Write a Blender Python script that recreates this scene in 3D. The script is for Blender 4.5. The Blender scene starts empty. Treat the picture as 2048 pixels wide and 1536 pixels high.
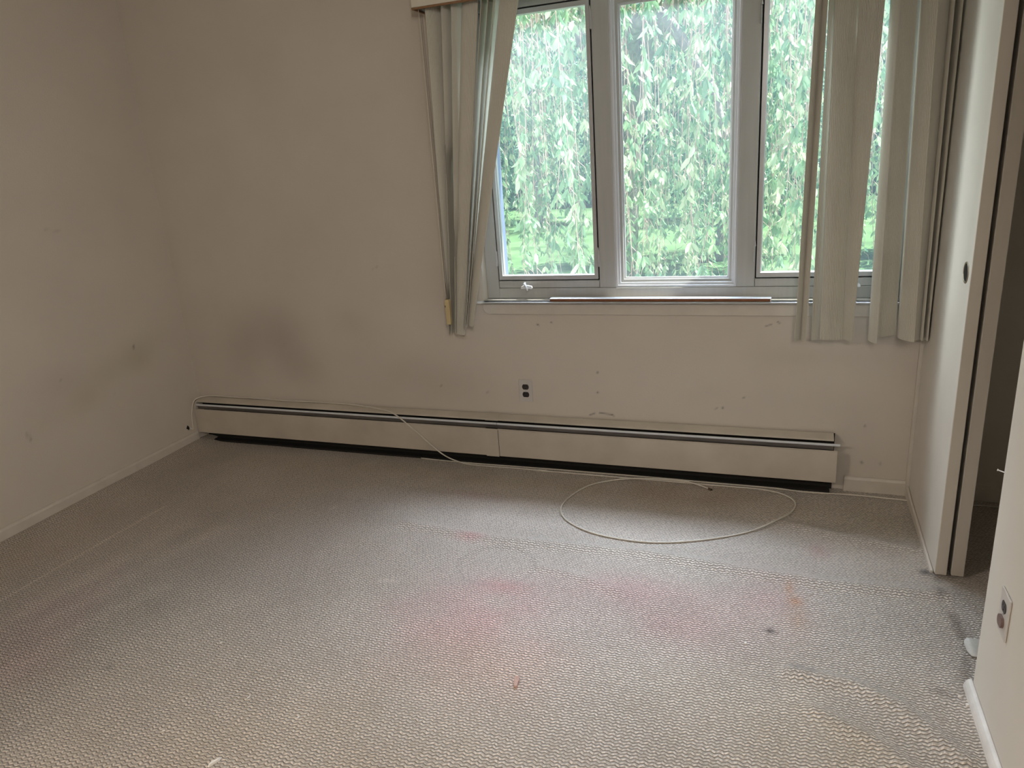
import bpy, bmesh, math, random
import numpy as np
from mathutils import Vector, Matrix

S = bpy.context.scene
C = S.collection
rnd = random.Random(7)
nrs = np.random.RandomState(11)

# ------------------------------------------------------------------ camera
yaw, tilt, roll, foc = 0.37146631, 0.30596963, 0.0743449, 1440.03
fwd = Vector((-math.sin(yaw)*math.cos(tilt), math.cos(yaw)*math.cos(tilt), -math.sin(tilt)))
rt = Vector((math.cos(yaw), math.sin(yaw), 0)); dn = fwd.cross(rt)
rr = rt*math.cos(roll) + dn*math.sin(roll); dd = dn*math.cos(roll) - rt*math.sin(roll)
cd = bpy.data.cameras.new('camera'); cam = bpy.data.objects.new('camera', cd); C.objects.link(cam)
cd.sensor_width = 36; cd.lens = foc/2048*36; cd.clip_start = 0.02; cd.clip_end = 200
m = Matrix((rr, -dd, -fwd)).transposed().to_4x4(); m.translation = (0, 0, 1.49)
cam.matrix_world = m
S.camera = cam

# ------------------------------------------------------------------ sky, sun, lights, exposure
S.view_settings.view_transform = 'Standard'; S.view_settings.look = 'None'
S.view_settings.exposure = 0.0; S.view_settings.gamma = 1; S.view_settings.use_curve_mapping = False
wd = bpy.data.worlds.new('sky'); S.world = wd; wd.use_nodes = True
bg = wd.node_tree.nodes['Background']
bg.inputs[0].default_value = (0.72, 0.86, 1.0, 1); bg.inputs[1].default_value = 1.0

def light(name, kind, loc, target, power, color, size=1, sizey=None):
    l = bpy.data.lights.new(name, kind); l.energy = power; l.color = color
    o = bpy.data.objects.new(name, l); C.objects.link(o); o.location = loc
    o.rotation_euler = (Vector(target)-Vector(loc)).to_track_quat('-Z', 'Y').to_euler()
    if kind == 'AREA':
        l.shape = 'RECTANGLE'; l.size = size; l.size_y = sizey or size
    return o
sun = light('sun', 'SUN', (5, 8.5, 12), (0, 6, 0), 17.0, (1.0, 0.95, 0.86)); sun.data.angle = math.radians(0.6)
light('daylight_fill_above', 'AREA', (-0.75, 4.25, 3.0), (-0.66, 1.9, 0.5), 140, (0.72, 0.81, 1.0), 3.8, 0.5).data.spread = math.radians(105)  # area panel added above the window outside to strengthen the daylight
light('daylight_fill_side', 'AREA', (-2.7, 3.9, 1.75), (0.4, 2.6, 1.3), 62, (0.95, 0.98, 1.0), 1.1, 1.9).data.spread = math.radians(80)  # second panel added outside at the left to brighten door and walls
light('fill_light_right', 'AREA', (0.29, -0.55, 2.385), (-3.2, 2.0, 0.9), 41, (1.0, 0.92, 0.84), 0.34, 1.0).data.spread = math.radians(130)  # unseen fill added behind the view, aimed at the left wall
light('fill_light_left', 'AREA', (-2.7, -0.5, 2.385), (0.4, 0.5, 0.1), 34, (1.0, 0.88, 0.76), 0.34, 1.0).data.spread = math.radians(85)  # second unseen fill added for the near right wall and carpet

# ------------------------------------------------------------------ materials
def node(nt, t, **kw):
    n = nt.nodes.new(t)
    for k, v in kw.items(): setattr(n, k, v)
    return n
def mat(name, col, rough=0.6, spec=0.35, metal=0.0, noise=0.0, nscale=20, bump=0.0, bscale=200, trans=0.0, attr=None, stretch=None):
    mm = bpy.data.materials.new(name); mm.use_nodes = True; nt = mm.node_tree
    b = nt.nodes['Principled BSDF']; L = nt.links
    b.inputs['Roughness'].default_value = rough; b.inputs['Metallic'].default_value = metal
    b.inputs['Specular IOR Level'].default_value = spec
    tc = node(nt, 'ShaderNodeTexCoord'); mp = node(nt, 'ShaderNodeMapping')
    if stretch: mp.inputs['Scale'].default_value = stretch
    L.new(tc.outputs['Object'], mp.inputs[0])
    src = None
    if attr:
        a = node(nt, 'ShaderNodeAttribute'); a.attribute_name = attr; src = a.outputs['Color']
    nz = node(nt, 'ShaderNodeTexNoise'); nz.inputs['Scale'].default_value = nscale; nz.inputs['Detail'].default_value = 6
    L.new(mp.outputs[0], nz.inputs['Vector'])
    mx = node(nt, 'ShaderNodeMix', data_type='RGBA', blend_type='MULTIPLY')
    mx.inputs[0].default_value = 1.0
    if src: L.new(src, mx.inputs[6])
    else: mx.inputs[6].default_value = (*col, 1)
    rp = node(nt, 'ShaderNodeMapRange'); rp.inputs['From Min'].default_value = .3; rp.inputs['From Max'].default_value = .7
    rp.inputs['To Min'].default_value = 1-noise; rp.inputs['To Max'].default_value = 1+noise*0.3
    L.new(nz.outputs['Fac'], rp.inputs['Value']); L.new(rp.outputs[0], mx.inputs[7])
    L.new(mx.outputs[2], b.inputs['Base Color'])
    if bump:
        n2 = node(nt, 'ShaderNodeTexNoise'); n2.inputs['Scale'].default_value = bscale; n2.inputs['Detail'].default_value = 3
        L.new(mp.outputs[0], n2.inputs['Vector'])
        bp = node(nt, 'ShaderNodeBump'); bp.inputs['Strength'].default_value = 1; bp.inputs['Distance'].default_value = bump
        L.new(n2.outputs['Fac'], bp.inputs['Height']); L.new(bp.outputs[0], b.inputs['Normal'])
    if trans:
        tr = node(nt, 'ShaderNodeBsdfTranslucent'); L.new(mx.outputs[2], tr.inputs[0])
        ms = node(nt, 'ShaderNodeMixShader'); ms.inputs[0].default_value = trans
        out = nt.nodes['Material Output']
        L.new(b.outputs[0], ms.inputs[1]); L.new(tr.outputs[0], ms.inputs[2]); L.new(ms.outputs[0], out.inputs[0])
    return mm

M_wall = mat('painted_wall', (0,)*3, .75, .2, attr='paint', noise=.04, nscale=3, bump=.0006, bscale=160)
M_plain = mat('plain_wall', (.68, .64, .57), .8, .2, noise=.04, nscale=3)
M_ceiling = mat('ceiling_paint', (.72, .69, .63), .9, .1)
M_trim = mat('cream_trim', (.61, .56, .49), .45, .4, noise=.08, nscale=14, bump=.0004, bscale=60)
M_frame = mat('window_frame_vinyl', (.45, .45, .435), .4, .4, noise=.05, nscale=8, bump=.0002, bscale=300, stretch=(8, 8, .4))
M_sash = mat('sash_aluminium', (.52, .52, .53), .3, .5, metal=.25, noise=.06, nscale=10)
M_jamb = mat('white_vinyl', (.66, .68, .72), .35, .5)
M_sill = mat('sill_paint', (.74, .71, .67), .35, .5, noise=.15, nscale=18, bump=.0006, bscale=40)
M_outer = mat('outer_jamb_sky_blue', (.16, .20, .32), .4, .4)  # blue of the sky's light put into the outer jamb colour
M_black = mat('flat_black', (.012, .012, .012), .7, .2)
M_heater = mat('heater_enamel', (.56, .50, .42), .45, .4, noise=.12, nscale=7, bump=.0006, bscale=9)
M_damper = mat('damper_metal', (.22, .20, .19), .35, .5, metal=.5, noise=.4, nscale=5, stretch=(1, 8, 8))
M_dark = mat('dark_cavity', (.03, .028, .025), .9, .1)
M_fin = mat('fin_metal', (.10, .10, .10), .5, .5, metal=.8)
M_door = mat('door_paint', (.66, .62, .55), .5, .35, noise=.06, nscale=5, bump=.0003, bscale=90)
M_dooredge = mat('door_edge', (.58, .52, .44), .55, .3, noise=.10, nscale=9, stretch=(1, 1, .15))
M_vane = mat('vane_vinyl', (.58, .55, .47), .55, .25, noise=.05, nscale=4, trans=.03)
M_valance = mat('valance_cream', (.66, .61, .51), .5, .35, noise=.04, nscale=6)
M_woodedge = mat('raw_wood_edge', (.30, .17, .09), .7, .2, noise=.3, nscale=60, stretch=(1, 6, 6))
M_cord = mat('cord', (.66, .60, .50), .6, .3)
M_bead = mat('bead_chain', (.06, .045, .035), .5, .4)
M_weight = mat('cord_weight', (.55, .44, .24), .4, .5)
M_cable = mat('cable_sheath', (.66, .61, .53), .4, .5, noise=.08, nscale=15)
M_plate = mat('outlet_plate', (.57, .53, .49), .4, .4)
M_recept = mat('receptacle_dark', (.025, .018, .016), .35, .5)
M_recept2 = mat('receptacle_brown', (.17, .105, .09), .4, .5)
M_screw = mat('screw_metal', (.45, .45, .43), .35, .5, metal=.8)
M_strip = mat('strip_core', (.26, .11, .055), .7, .25, noise=.35, nscale=70, stretch=(.4, 4, 4))
M_white = mat('white_plastic', (.80, .81, .84), .4, .5)
M_scrap = mat('white_scrap', (.82, .78, .72), .7, .3)
M_chip = mat('pink_wood', (.55, .36, .30), .7, .2, noise=.2, nscale=300)
M_brass = mat('pull_rim', (.30, .25, .18), .35, .5, metal=.8)

# carpet
def carpet_material():
    mm = bpy.data.materials.new('loop_carpet'); mm.use_nodes = True; nt = mm.node_tree; L = nt.links
    b = nt.nodes['Principled BSDF']; b.inputs['Roughness'].default_value = .95; b.inputs['Specular IOR Level'].default_value = .1
    b.inputs['Sheen Weight'].default_value = .25
    tc = node(nt, 'ShaderNodeTexCoord')
    wn = node(nt, 'ShaderNodeTexNoise'); wn.inputs['Scale'].default_value = 9; L.new(tc.outputs['Object'], wn.inputs['Vector'])
    sc = node(nt, 'ShaderNodeVectorMath', operation='SCALE'); sc.inputs[3].default_value = .02
    L.new(wn.outputs['Color'], sc.inputs[0])
    ad = node(nt, 'ShaderNodeVectorMath', operation='ADD'); L.new(tc.outputs['Object'], ad.inputs[0]); L.new(sc.outputs[0], ad.inputs[1])
    mp = node(nt, 'ShaderNodeMapping'); mp.inputs['Scale'].default_value = (88, 92, 1)
    L.new(ad.outputs[0], mp.inputs[0])
    sx = node(nt, 'ShaderNodeSeparateXYZ'); L.new(mp.outputs[0], sx.inputs[0])
    def mth(op, a, b_=None):
        n_ = node(nt, 'ShaderNodeMath', operation=op)
        for i_, q_ in enumerate((a, b_)):
            if q_ is None: continue
            if isinstance(q_, (int, float)): n_.inputs[i_].default_value = q_
            else: L.new(q_, n_.inputs[i_])
        return n_.outputs[0]
    zig = mth('MULTIPLY', mth('PINGPONG', sx.outputs['X'], 1.0), .45)
    yy = mth('ADD', sx.outputs['Y'], zig)
    rowc = mth('ABSOLUTE', mth('SUBTRACT', mth('FRACT', yy), .5))
    cb = node(nt, 'ShaderNodeCombineXYZ')
    L.new(mth('ADD', sx.outputs['X'], mth('MULTIPLY', mth('FLOOR', yy), .5)), cb.inputs[0]); L.new(yy, cb.inputs[1])
    groove = node(nt, 'ShaderNodeMapRange', interpolation_type='SMOOTHSTEP'); groove.inputs['From Min'].default_value = .28; groove.inputs['From Max'].default_value = .5
    groove.inputs['To Min'].default_value = 1; groove.inputs['To Max'].default_value = .05; L.new(rowc, groove.inputs['Value'])
    # shear gives the zigzag row look
    vo = node(nt, 'ShaderNodeTexVoronoi', voronoi_dimensions='2D', feature='F1'); vo.inputs['Scale'].default_value = 1; vo.inputs['Randomness'].default_value = .42
    L.new(cb.outputs[0], vo.inputs['Vector'])
    dome_ = node(nt, 'ShaderNodeMapRange', interpolation_type='SMOOTHSTEP'); dome_.inputs['From Min'].default_value = .1; dome_.inputs['From Max'].default_value = .72
    dome_.inputs['To Min'].default_value = 1; dome_.inputs['To Max'].default_value = .38
    L.new(vo.outputs['Distance'], dome_.inputs['Value'])
    dome = node(nt, 'ShaderNodeMath', operation='MULTIPLY'); L.new(dome_.outputs[0], dome.inputs[0]); L.new(groove.outputs[0], dome.inputs[1])
    fz = node(nt, 'ShaderNodeTexNoise'); fz.inputs['Scale'].default_value = 420; fz.inputs['Detail'].default_value = 4
    L.new(tc.outputs['Object'], fz.inputs['Vector'])
    hsum = node(nt, 'ShaderNodeMath', operation='MULTIPLY_ADD'); hsum.inputs[1].default_value = .35
    L.new(fz.outputs['Fac'], hsum.inputs[0]); L.new(dome.outputs[0], hsum.inputs[2])
    bp = node(nt, 'ShaderNodeBump'); bp.inputs['Strength'].default_value = 1; bp.inputs['Distance'].default_value = .007
    L.new(hsum.outputs[0], bp.inputs['Height']); L.new(bp.outputs[0], b.inputs['Normal'])
    at = node(nt, 'ShaderNodeAttribute'); at.attribute_name = 'paint'
    # yarn tone: shade between the loops painted in as darker colour
    tone = node(nt, 'ShaderNodeMapRange'); tone.inputs['To Min'].default_value = .36; tone.inputs['To Max'].default_value = 1.14
    L.new(dome.outputs[0], tone.inputs['Value'])
    t2 = node(nt, 'ShaderNodeMapRange'); t2.inputs['From Min'].default_value = .3; t2.inputs['From Max'].default_value = .7
    t2.inputs['To Min'].default_value = .90; t2.inputs['To Max'].default_value = 1.08
    bn = node(nt, 'ShaderNodeTexNoise'); bn.inputs['Scale'].default_value = 2.2; bn.inputs['Detail'].default_value = 5
    L.new(tc.outputs['Object'], bn.inputs['Vector']); L.new(bn.outputs['Fac'], t2.inputs['Value'])
    mu = node(nt, 'ShaderNodeMath', operation='MULTIPLY'); L.new(tone.outputs[0], mu.inputs[0]); L.new(t2.outputs[0], mu.inputs[1])
    mx = node(nt, 'ShaderNodeMix', data_type='RGBA', blend_type='MULTIPLY'); mx.inputs[0].default_value = 1
    L.new(at.outputs['Color'], mx.inputs[6]); L.new(mu.outputs[0], mx.inputs[7]); L.new(mx.outputs[2], b.inputs['Base Color'])
    return mm
M_carpet = carpet_material()

def glass_material():
    mm = bpy.data.materials.new('window_glass'); mm.use_nodes = True; nt = mm.node_tree; L = nt.links
    nt.nodes.remove(nt.nodes['Principled BSDF']); out = nt.nodes['Material Output']
    t = node(nt, 'ShaderNodeBsdfTransparent'); t.inputs[0].default_value = (.95, .98, .97, 1)
    g = node(nt, 'ShaderNodeBsdfGlossy'); g.inputs['Roughness'].default_value = .02
    lw = node(nt, 'ShaderNodeLayerWeight'); lw.inputs[0].default_value = .5
    pw = node(nt, 'ShaderNodeMath', operation='POWER'); pw.inputs[1].default_value = 5; L.new(lw.outputs['Facing'], pw.inputs[0])
    fr = node(nt, 'ShaderNodeMath', operation='MULTIPLY_ADD'); fr.inputs[1].default_value = .5; fr.inputs[2].default_value = .015; L.new(pw.outputs[0], fr.inputs[0])
    m1 = node(nt, 'ShaderNodeMixShader'); L.new(fr.outputs[0], m1.inputs[0]); L.new(t.outputs[0], m1.inputs[1]); L.new(g.outputs[0], m1.inputs[2])
    # film on the dirty pane, standing in for pale haze over the foliage
    d = node(nt, 'ShaderNodeBsdfTranslucent'); d.inputs[0].default_value = (.82, .92, 1, 1)
    m2 = node(nt, 'ShaderNodeMixShader'); m2.inputs[0].default_value = .032
    L.new(m1.outputs[0], m2.inputs[1]); L.new(d.outputs[0], m2.inputs[2]); L.new(m2.outputs[0], out.inputs[0])
    return mm
M_glass = glass_material()

def leaf_material(name, c1, c2, c3, trans=.35):
    mm = bpy.data.materials.new(name); mm.use_nodes = True; nt = mm.node_tree; L = nt.links
    b = nt.nodes['Principled BSDF']; b.inputs['Roughness'].default_value = .38; b.inputs['Specular IOR Level'].default_value = .6
    ge = node(nt, 'ShaderNodeAttribute'); ge.attribute_name = 'tint'
    cr = node(nt, 'ShaderNodeValToRGB'); e = cr.color_ramp.elements
    e[0].color = (*c1, 1); e[1].color = (*c3, 1); k = cr.color_ramp.elements.new(.55); k.color = (*c2, 1)
    L.new(ge.outputs['Fac'], cr.inputs[0]); L.new(cr.outputs[0], b.inputs['Base Color'])
    tr = node(nt, 'ShaderNodeBsdfTranslucent'); L.new(cr.outputs[0], tr.inputs[0])
    ms = node(nt, 'ShaderNodeMixShader'); ms.inputs[0].default_value = trans
    L.new(b.outputs[0], ms.inputs[1]); L.new(tr.outputs[0], ms.inputs[2]); L.new(ms.outputs[0], nt.nodes['Material Output'].inputs[0])
    return mm
M_leaf = leaf_material('cherry_leaf', (.14, .31, .23), (.34, .55, .33), (.82, .84, .66))  # leaf tints paled and blued to carry the outdoor haze
M_leaf2 = leaf_material('hedge_leaf', (.12, .28, .22), (.22, .42, .30), (.52, .64, .48))  # same haze put into the background leaf tints
M_twig = mat('twig_bark', (.74, .52, .50), .6, .3, noise=.2, nscale=30)
M_bark = mat('grey_bark', (.42, .40, .40), .8, .2, noise=.4, nscale=12, bump=.01, bscale=30)
M_lawn = mat('lawn_grass', (.13, .25, .11), .9, .1, noise=.6, nscale=.9, bump=.02, bscale=60)  # coarse noise paints dappled shade into the grass colour

# ------------------------------------------------------------------ mesh helpers
def link(name, me, m, parent=None):
    o = bpy.data.objects.new(name, me); C.objects.link(o)
    if m: me.materials.append(m)
    if parent: o.parent = parent
    return o
def tag(o, label=None, cat=None, group=None, kind=None):
    if label: o['label'] = label
    if cat: o['category'] = cat
    if group: o['group'] = group
    if kind: o['kind'] = kind
    return o
def empty(name, loc=(0, 0, 0)):
    o = bpy.data.objects.new(name, None); C.objects.link(o); o.location = loc; o.empty_display_size = .05
    return o
class MB:
    """collects shapes in world space; build() makes one mesh object, placed relative to its parent's origin"""
    def __init__(s): s.v = []; s.f = []
    def add(s, vs, fs):
        n = len(s.v); s.v += [tuple(q) for q in vs]; s.f += [tuple(i+n for i in f) for f in fs]; return s
    def box(s, x0, x1, y0, y1, z0, z1):
        x0, x1 = min(x0, x1), max(x0, x1); y0, y1 = min(y0, y1), max(y0, y1); z0, z1 = min(z0, z1), max(z0, z1)
        v = [(x0,y0,z0),(x1,y0,z0),(x1,y1,z0),(x0,y1,z0),(x0,y0,z1),(x1,y0,z1),(x1,y1,z1),(x0,y1,z1)]
        return s.add(v, [(0,3,2,1),(4,5,6,7),(0,1,5,4),(1,2,6,5),(2,3,7,6),(3,0,4,7)])
    def ring(s, x0, x1, z0, z1, w, y0, y1, wt=None, wb=None):
        wt = w if wt is None else wt; wb = w if wb is None else wb
        o = [(x0,z0),(x1,z0),(x1,z1),(x0,z1)]; i = [(x0+w,z0+wb),(x1-w,z0+wb),(x1-w,z1-wt),(x0+w,z1-wt)]
        v = [(a,y0,b) for a,b in o]+[(a,y0,b) for a,b in i]+[(a,y1,b) for a,b in o]+[(a,y1,b) for a,b in i]
        f = []
        for k in range(4):
            j = (k+1) % 4
            f += [(k,j,4+j,4+k),(8+j,8+k,12+k,12+j),(j,k,8+k,8+j),(4+k,4+j,12+j,12+k)]
        return s.add(v, f)
    def prism_x(s, prof, x0, x1):      # profile of (y,z) points swept along x
        n = len(prof); v = [(x0,y,z) for y,z in prof]+[(x1,y,z) for y,z in prof]
        f = [(k,(k+1)%n,n+(k+1)%n,n+k) for k in range(n)]+[tuple(range(n))[::-1], tuple(range(n,2*n))]
        return s.add(v, f)
    def prism(s, poly, axis, a0, a1):  # poly of 2d points; axis normal
        n = len(poly)
        def P(a, p): return {'x':(a,p[0],p[1]),'y':(p[0],a,p[1]),'z':(p[0],p[1],a)}[axis]
        v = [P(a0,p) for p in poly]+[P(a1,p) for p in poly]
        return s.add(v, [(k,(k+1)%n,n+(k+1)%n,n+k) for k in range(n)]+[tuple(range(n))[::-1], tuple(range(n,2*n))])
    def tube(s, pts, r, k=8, cap=True):
        pts = [Vector(p) for p in pts]; n = len(pts); rs = r if isinstance(r, (list, tuple)) else [r]*n
        v = []; up = Vector((0.01, .02, 1)).normalized()
        t0 = (pts[1]-pts[0]).normalized(); a = t0.cross(up)
        if a.length < .1: a = t0.cross(Vector((1, 0, 0)))
        a.normalize()
        for i in range(n):
            t = (pts[min(i+1,n-1)]-pts[max(i-1,0)]).normalized()
            a = (a-t*a.dot(t)).normalized(); b = t.cross(a)
            for j in range(k):
                q = 2*math.pi*j/k; v.append(pts[i]+(a*math.cos(q)+b*math.sin(q))*rs[i])
        f = [(i*k+j, i*k+(j+1)%k, (i+1)*k+(j+1)%k, (i+1)*k+j) for i in range(n-1) for j in range(k)]
        if cap: f += [tuple(range(k))[::-1], tuple(range((n-1)*k, n*k))]
        return s.add(v, f)
    def build(s, name, m, parent=None, bevel=0, smooth=False, seg=2):
        me = bpy.data.meshes.new(name)
        off = Vector(parent.matrix_world.translation) if parent else Vector((0,0,0))
        if parent:
            p = parent; off = Vector(p.location)
            while p.parent: p = p.parent; off += Vector(p.location)
        me.from_pydata([tuple(Vector(q)-off) for q in s.v], [], s.f)
        bm = bmesh.new(); bm.from_mesh(me); bmesh.ops.recalc_face_normals(bm, faces=bm.faces); bm.to_mesh(me); bm.free()
        if smooth:
            me.polygons.foreach_set('use_smooth', [True]*len(me.polygons))
        o = link(name, me, m, parent)
        if bevel:
            b = o.modifiers.new('bevel', 'BEVEL'); b.width = bevel; b.segments = seg; b.limit_method = 'ANGLE'
        return o
def catmull(P, n=8):
    P = [Vector(p) for p in P]; out = []
    for i in range(len(P)-1):
        a, b, c, d = P[max(i-1,0)], P[i], P[i+1], P[min(i+2, len(P)-1)]
        for k in range(n):
            t = k/n
            out.append(.5*((2*b)+(c-a)*t+(2*a-5*b+4*c-d)*t*t+(3*b-a-3*c+d)*t**3))
    out.append(P[-1]); return out
def grid(name, origin, du, dv, nu, nv, m, height=None, color=None, kind='structure'):
    """flat gridded surface with a painted 'paint' colour attribute (albedo: wear, stains and toned patches)"""
    o = np.array(origin, float); du = np.array(du, float); dv = np.array(dv, float)
    U, V = np.meshgrid(np.linspace(0, 1, nu+1), np.linspace(0, 1, nv+1))
    P = o + U[..., None]*du + V[..., None]*dv; P = P.reshape(-1, 3)
    if height is not None: P[:, 2] += height(P[:, 0], P[:, 1])
    idx = np.arange((nu+1)*(nv+1)).reshape(nv+1, nu+1)
    F = np.stack([idx[:-1,:-1], idx[:-1,1:], idx[1:,1:], idx[1:,:-1]], -1).reshape(-1, 4)
    me = bpy.data.meshes.new(name); me.vertices.add(len(P)); me.vertices.foreach_set('co', P.ravel())
    me.loops.add(F.size); me.loops.foreach_set('vertex_index', F.ravel().astype(np.int32))
    me.polygons.add(len(F)); me.polygons.foreach_set('loop_start', np.arange(0, F.size, 4, dtype=np.int32)); me.polygons.foreach_set('loop_total', np.full(len(F), 4, np.int32))
    me.update(); me.validate()
    me.polygons.foreach_set('use_smooth', [True]*len(F))
    if color is not None:
        ca = me.color_attributes.new('paint', 'FLOAT_COLOR', 'POINT')
        c = np.ones((len(P), 4)); c[:, :3] = color(P); ca.data.foreach_set('color', c.ravel())
    ob = link(name, me, m); 
    if kind: ob['kind'] = kind
    return ob
def blob(a, b, ca, cb, ra, rb, rot=0):
    x = a-ca; y = b-cb; c, s = math.cos(rot), math.sin(rot); u = (x*c+y*s)/ra; v = (-x*s+y*c)/rb
    return np.exp(-(u*u+v*v))
def segd(a, b, p, q):
    p = np.array(p); q = np.array(q); d = q-p; t = np.clip(((a-p[0])*d[0]+(b-p[1])*d[1])/(d@d), 0, 1)
    return np.hypot(a-p[0]-t*d[0], b-p[1]-t*d[1])
def polyd(a, b, pts):
    return np.min([segd(a, b, pts[i], pts[i+1]) for i in range(len(pts)-1)], axis=0)
def vnoise(a, b, scale, seed=0):
    r = np.random.RandomState(seed).rand(64, 64); x = a*scale; y = b*scale
    xi = np.floor(x).astype(int); yi = np.floor(y).astype(int); fx = x-xi; fy = y-yi
    fx = fx*fx*(3-2*fx); fy = fy*fy*(3-2*fy); g = lambda i, j: r[i % 64, j % 64]
    return (g(xi,yi)*(1-fx)+g(xi+1,yi)*fx)*(1-fy)+(g(xi,yi+1)*(1-fx)+g(xi+1,yi+1)*fx)*fy

# ------------------------------------------------------------------ the room
XL, XR, YB, YF, ZC = -3.22, 0.534, 3.15, -1.30, 2.44
def floor_h(x, y):
    x = np.asarray(x, float); y = np.asarray(y, float); h = np.zeros_like(x)
    h += .004*vnoise(x+9, y+9, 1.6, 3) + .0015*vnoise(x+9, y+9, 6, 4)
    def ridge(pts, amp, w): return 1.4*amp*np.exp(-(polyd(x, y, pts)/(w*.9))**2)
    h += ridge([(-1.5,2.44),(-1.12,2.40),(-.82,2.41),(-.43,2.43),(-.1,2.40),(.18,2.38),(.41,2.39),(.55,2.40)], .010, .035)
    h += ridge([(.07,1.88),(.23,1.87),(.34,1.81),(.46,1.66)], .012, .030)
    h += ridge([(.13,1.74),(.27,1.66),(.37,1.57)], .010, .028)
    h += ridge([(.0,2.80),(.28,2.72),(.52,2.68)], .007, .03)
    h += ridge([(-.83,2.24),(-.66,2.22),(-.5,2.16)], .006, .03)
    h += ridge([(-1.67,1.99),(-1.75,2.15),(-1.6,2.28),(-1.4,2.2)], .004, .03)
    d = np.hypot((x+.985)/.15, (y-2.22)/.135)
    h -= .006/(1+np.exp((d-1)*18))
    h += .022*np.exp(-((x+3.20)/.07)**2)*(0.75+.5*vnoise(x, y+5, 3.5, 9))*(y > -.5)
    return h
def carpet_color(P):
    x, y = P[:, 0], P[:, 1]
    c = np.ones((len(P), 3))*np.array([.76, .665, .58])
    nz = .55+.9*vnoise(x+7, y+7, 9, 21)
    def stain(ca, cb, ra, rb, col, amt, rot=0):
        nonlocal c
        w = np.clip(blob(x, y, ca, cb, ra, rb, rot)*amt*nz, 0, 1)[:, None]; c = c*(1-w)+np.array(col)*w
    B0 = np.array([.76, .665, .58])
    def tint(*m): return tuple(B0*np.array(m))
    pink = tint(1.06, .80, .86)
    stain(-.88, 1.88, .24, .24, pink, .75); stain(-.84, 1.68, .26, .18, tint(1.04,.88,.84), .6); stain(-.91, 2.09, .09, .05, tint(1.05,.74,.78), .8)
    stain(-1.17, 2.39, .06, .03, tint(1.08,.66,.72), .85); stain(-1.1, 1.85, .18, .18, pink, .4); stain(-.48, 2.18, .24, .09, pink, .5)
    stain(.17, 2.59, .04, .05, tint(.9,.68,.70), .7); stain(-2.46, 1.52, .16, .25, tint(1.02,.88,.94), .7, .1); stain(-2.3, 1.28, .14, .12, pink, .4)
    stain(-.3, 2.05, .3, .16, pink, .5); stain(.0, 2.24, .14, .16, pink, .5); stain(-1.3, 2.75, .2, .05, tint(.92,.80,.90), .5)
    stain(.065, 2.32, .014, .035, tint(1.0,.66,.48), .85); stain(.085, 2.245, .022, .028, tint(.98,.58,.36), .85); stain(.09, 2.15, .03, .06, tint(.98,.80,.68), .6)
    # broad toned patches, mostly along the walls and heater
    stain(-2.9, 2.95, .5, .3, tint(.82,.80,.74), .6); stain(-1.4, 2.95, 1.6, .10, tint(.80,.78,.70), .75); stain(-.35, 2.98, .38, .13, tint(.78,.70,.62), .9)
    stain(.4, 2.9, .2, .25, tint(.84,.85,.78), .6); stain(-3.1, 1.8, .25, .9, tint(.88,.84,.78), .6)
    stain(-1.2, 1.1, .7, .4, tint(.98,.93,.84), .6); stain(.2, 1.6, .4, .3, tint(.97,.93,.82), .6); stain(-2.2, 1.9, .4, .5, tint(.92,.95,.95), .5)
    d = polyd(x, y, [(.54,2.52),(.535,2.40),(.55,2.28),(.56,2.14),(.53,2.0),(.52,1.92)])
    w = (np.exp(-(d/.016)**2)*.38*np.clip(2.2*vnoise(x+3, y+3, 22, 8)-.3, 0, 1.2))[:, None]; c *= 1-np.clip(w, 0, .8)*np.array([.95, 1, 1.05])
    for (px, py, r, a) in ((.085,1.90,.022,.35),(.125,1.893,.018,.3),(.45,1.905,.018,.35),(.48,1.892,.014,.3),(.006,2.064,.012,.8),(.02,2.06,.01,.5),(-2.0,1.35,.012,.3),(.51,2.53,.02,.8)):
        w = (np.exp(-(((x-px)**2+(y-py)**2)/r**2))*a)[:, None]; c *= 1-w
    # pale worn tracks
    d = polyd(x, y, [(-2.78,1.2),(-2.77,1.54),(-2.76,1.9),(-2.74,2.33)]); c *= 1+.30*np.exp(-(d/.007)**2)[:, None]
    for pts in ([(-2.44,1.45),(-2.38,1.9),(-2.30,2.2)], [(-2.32,1.1),(-2.30,1.5),(-2.2,1.75)], [(-2.6,1.5),(-2.52,2.0),(-2.5,2.2)]):
        d = polyd(x, y, pts); c *= 1+.12*np.exp(-(d/.05)**2)[:, None]
    d = np.abs(np.hypot((x+.985)/.15, (y-2.22)/.135)-1)*.14; c *= 1-.13*np.exp(-(d/.008)**2)[:, None]
    for (px, py, r, a) in ((-1.36,2.02,.02,.25),(-1.32,2.03,.02,.25),(-1.9,2.5,.012,.3)):
        w = (np.exp(-(((x-px)**2+(y-py)**2)/r**2))*a)[:, None]; c *= 1+w
    return np.clip(c, .01, .95)
grid('floor', (XL-.02, YF, 0), (4.62, 0, 0), (0, YB-YF+.02, 0), 420, 404, M_carpet, floor_h, carpet_color)

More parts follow.
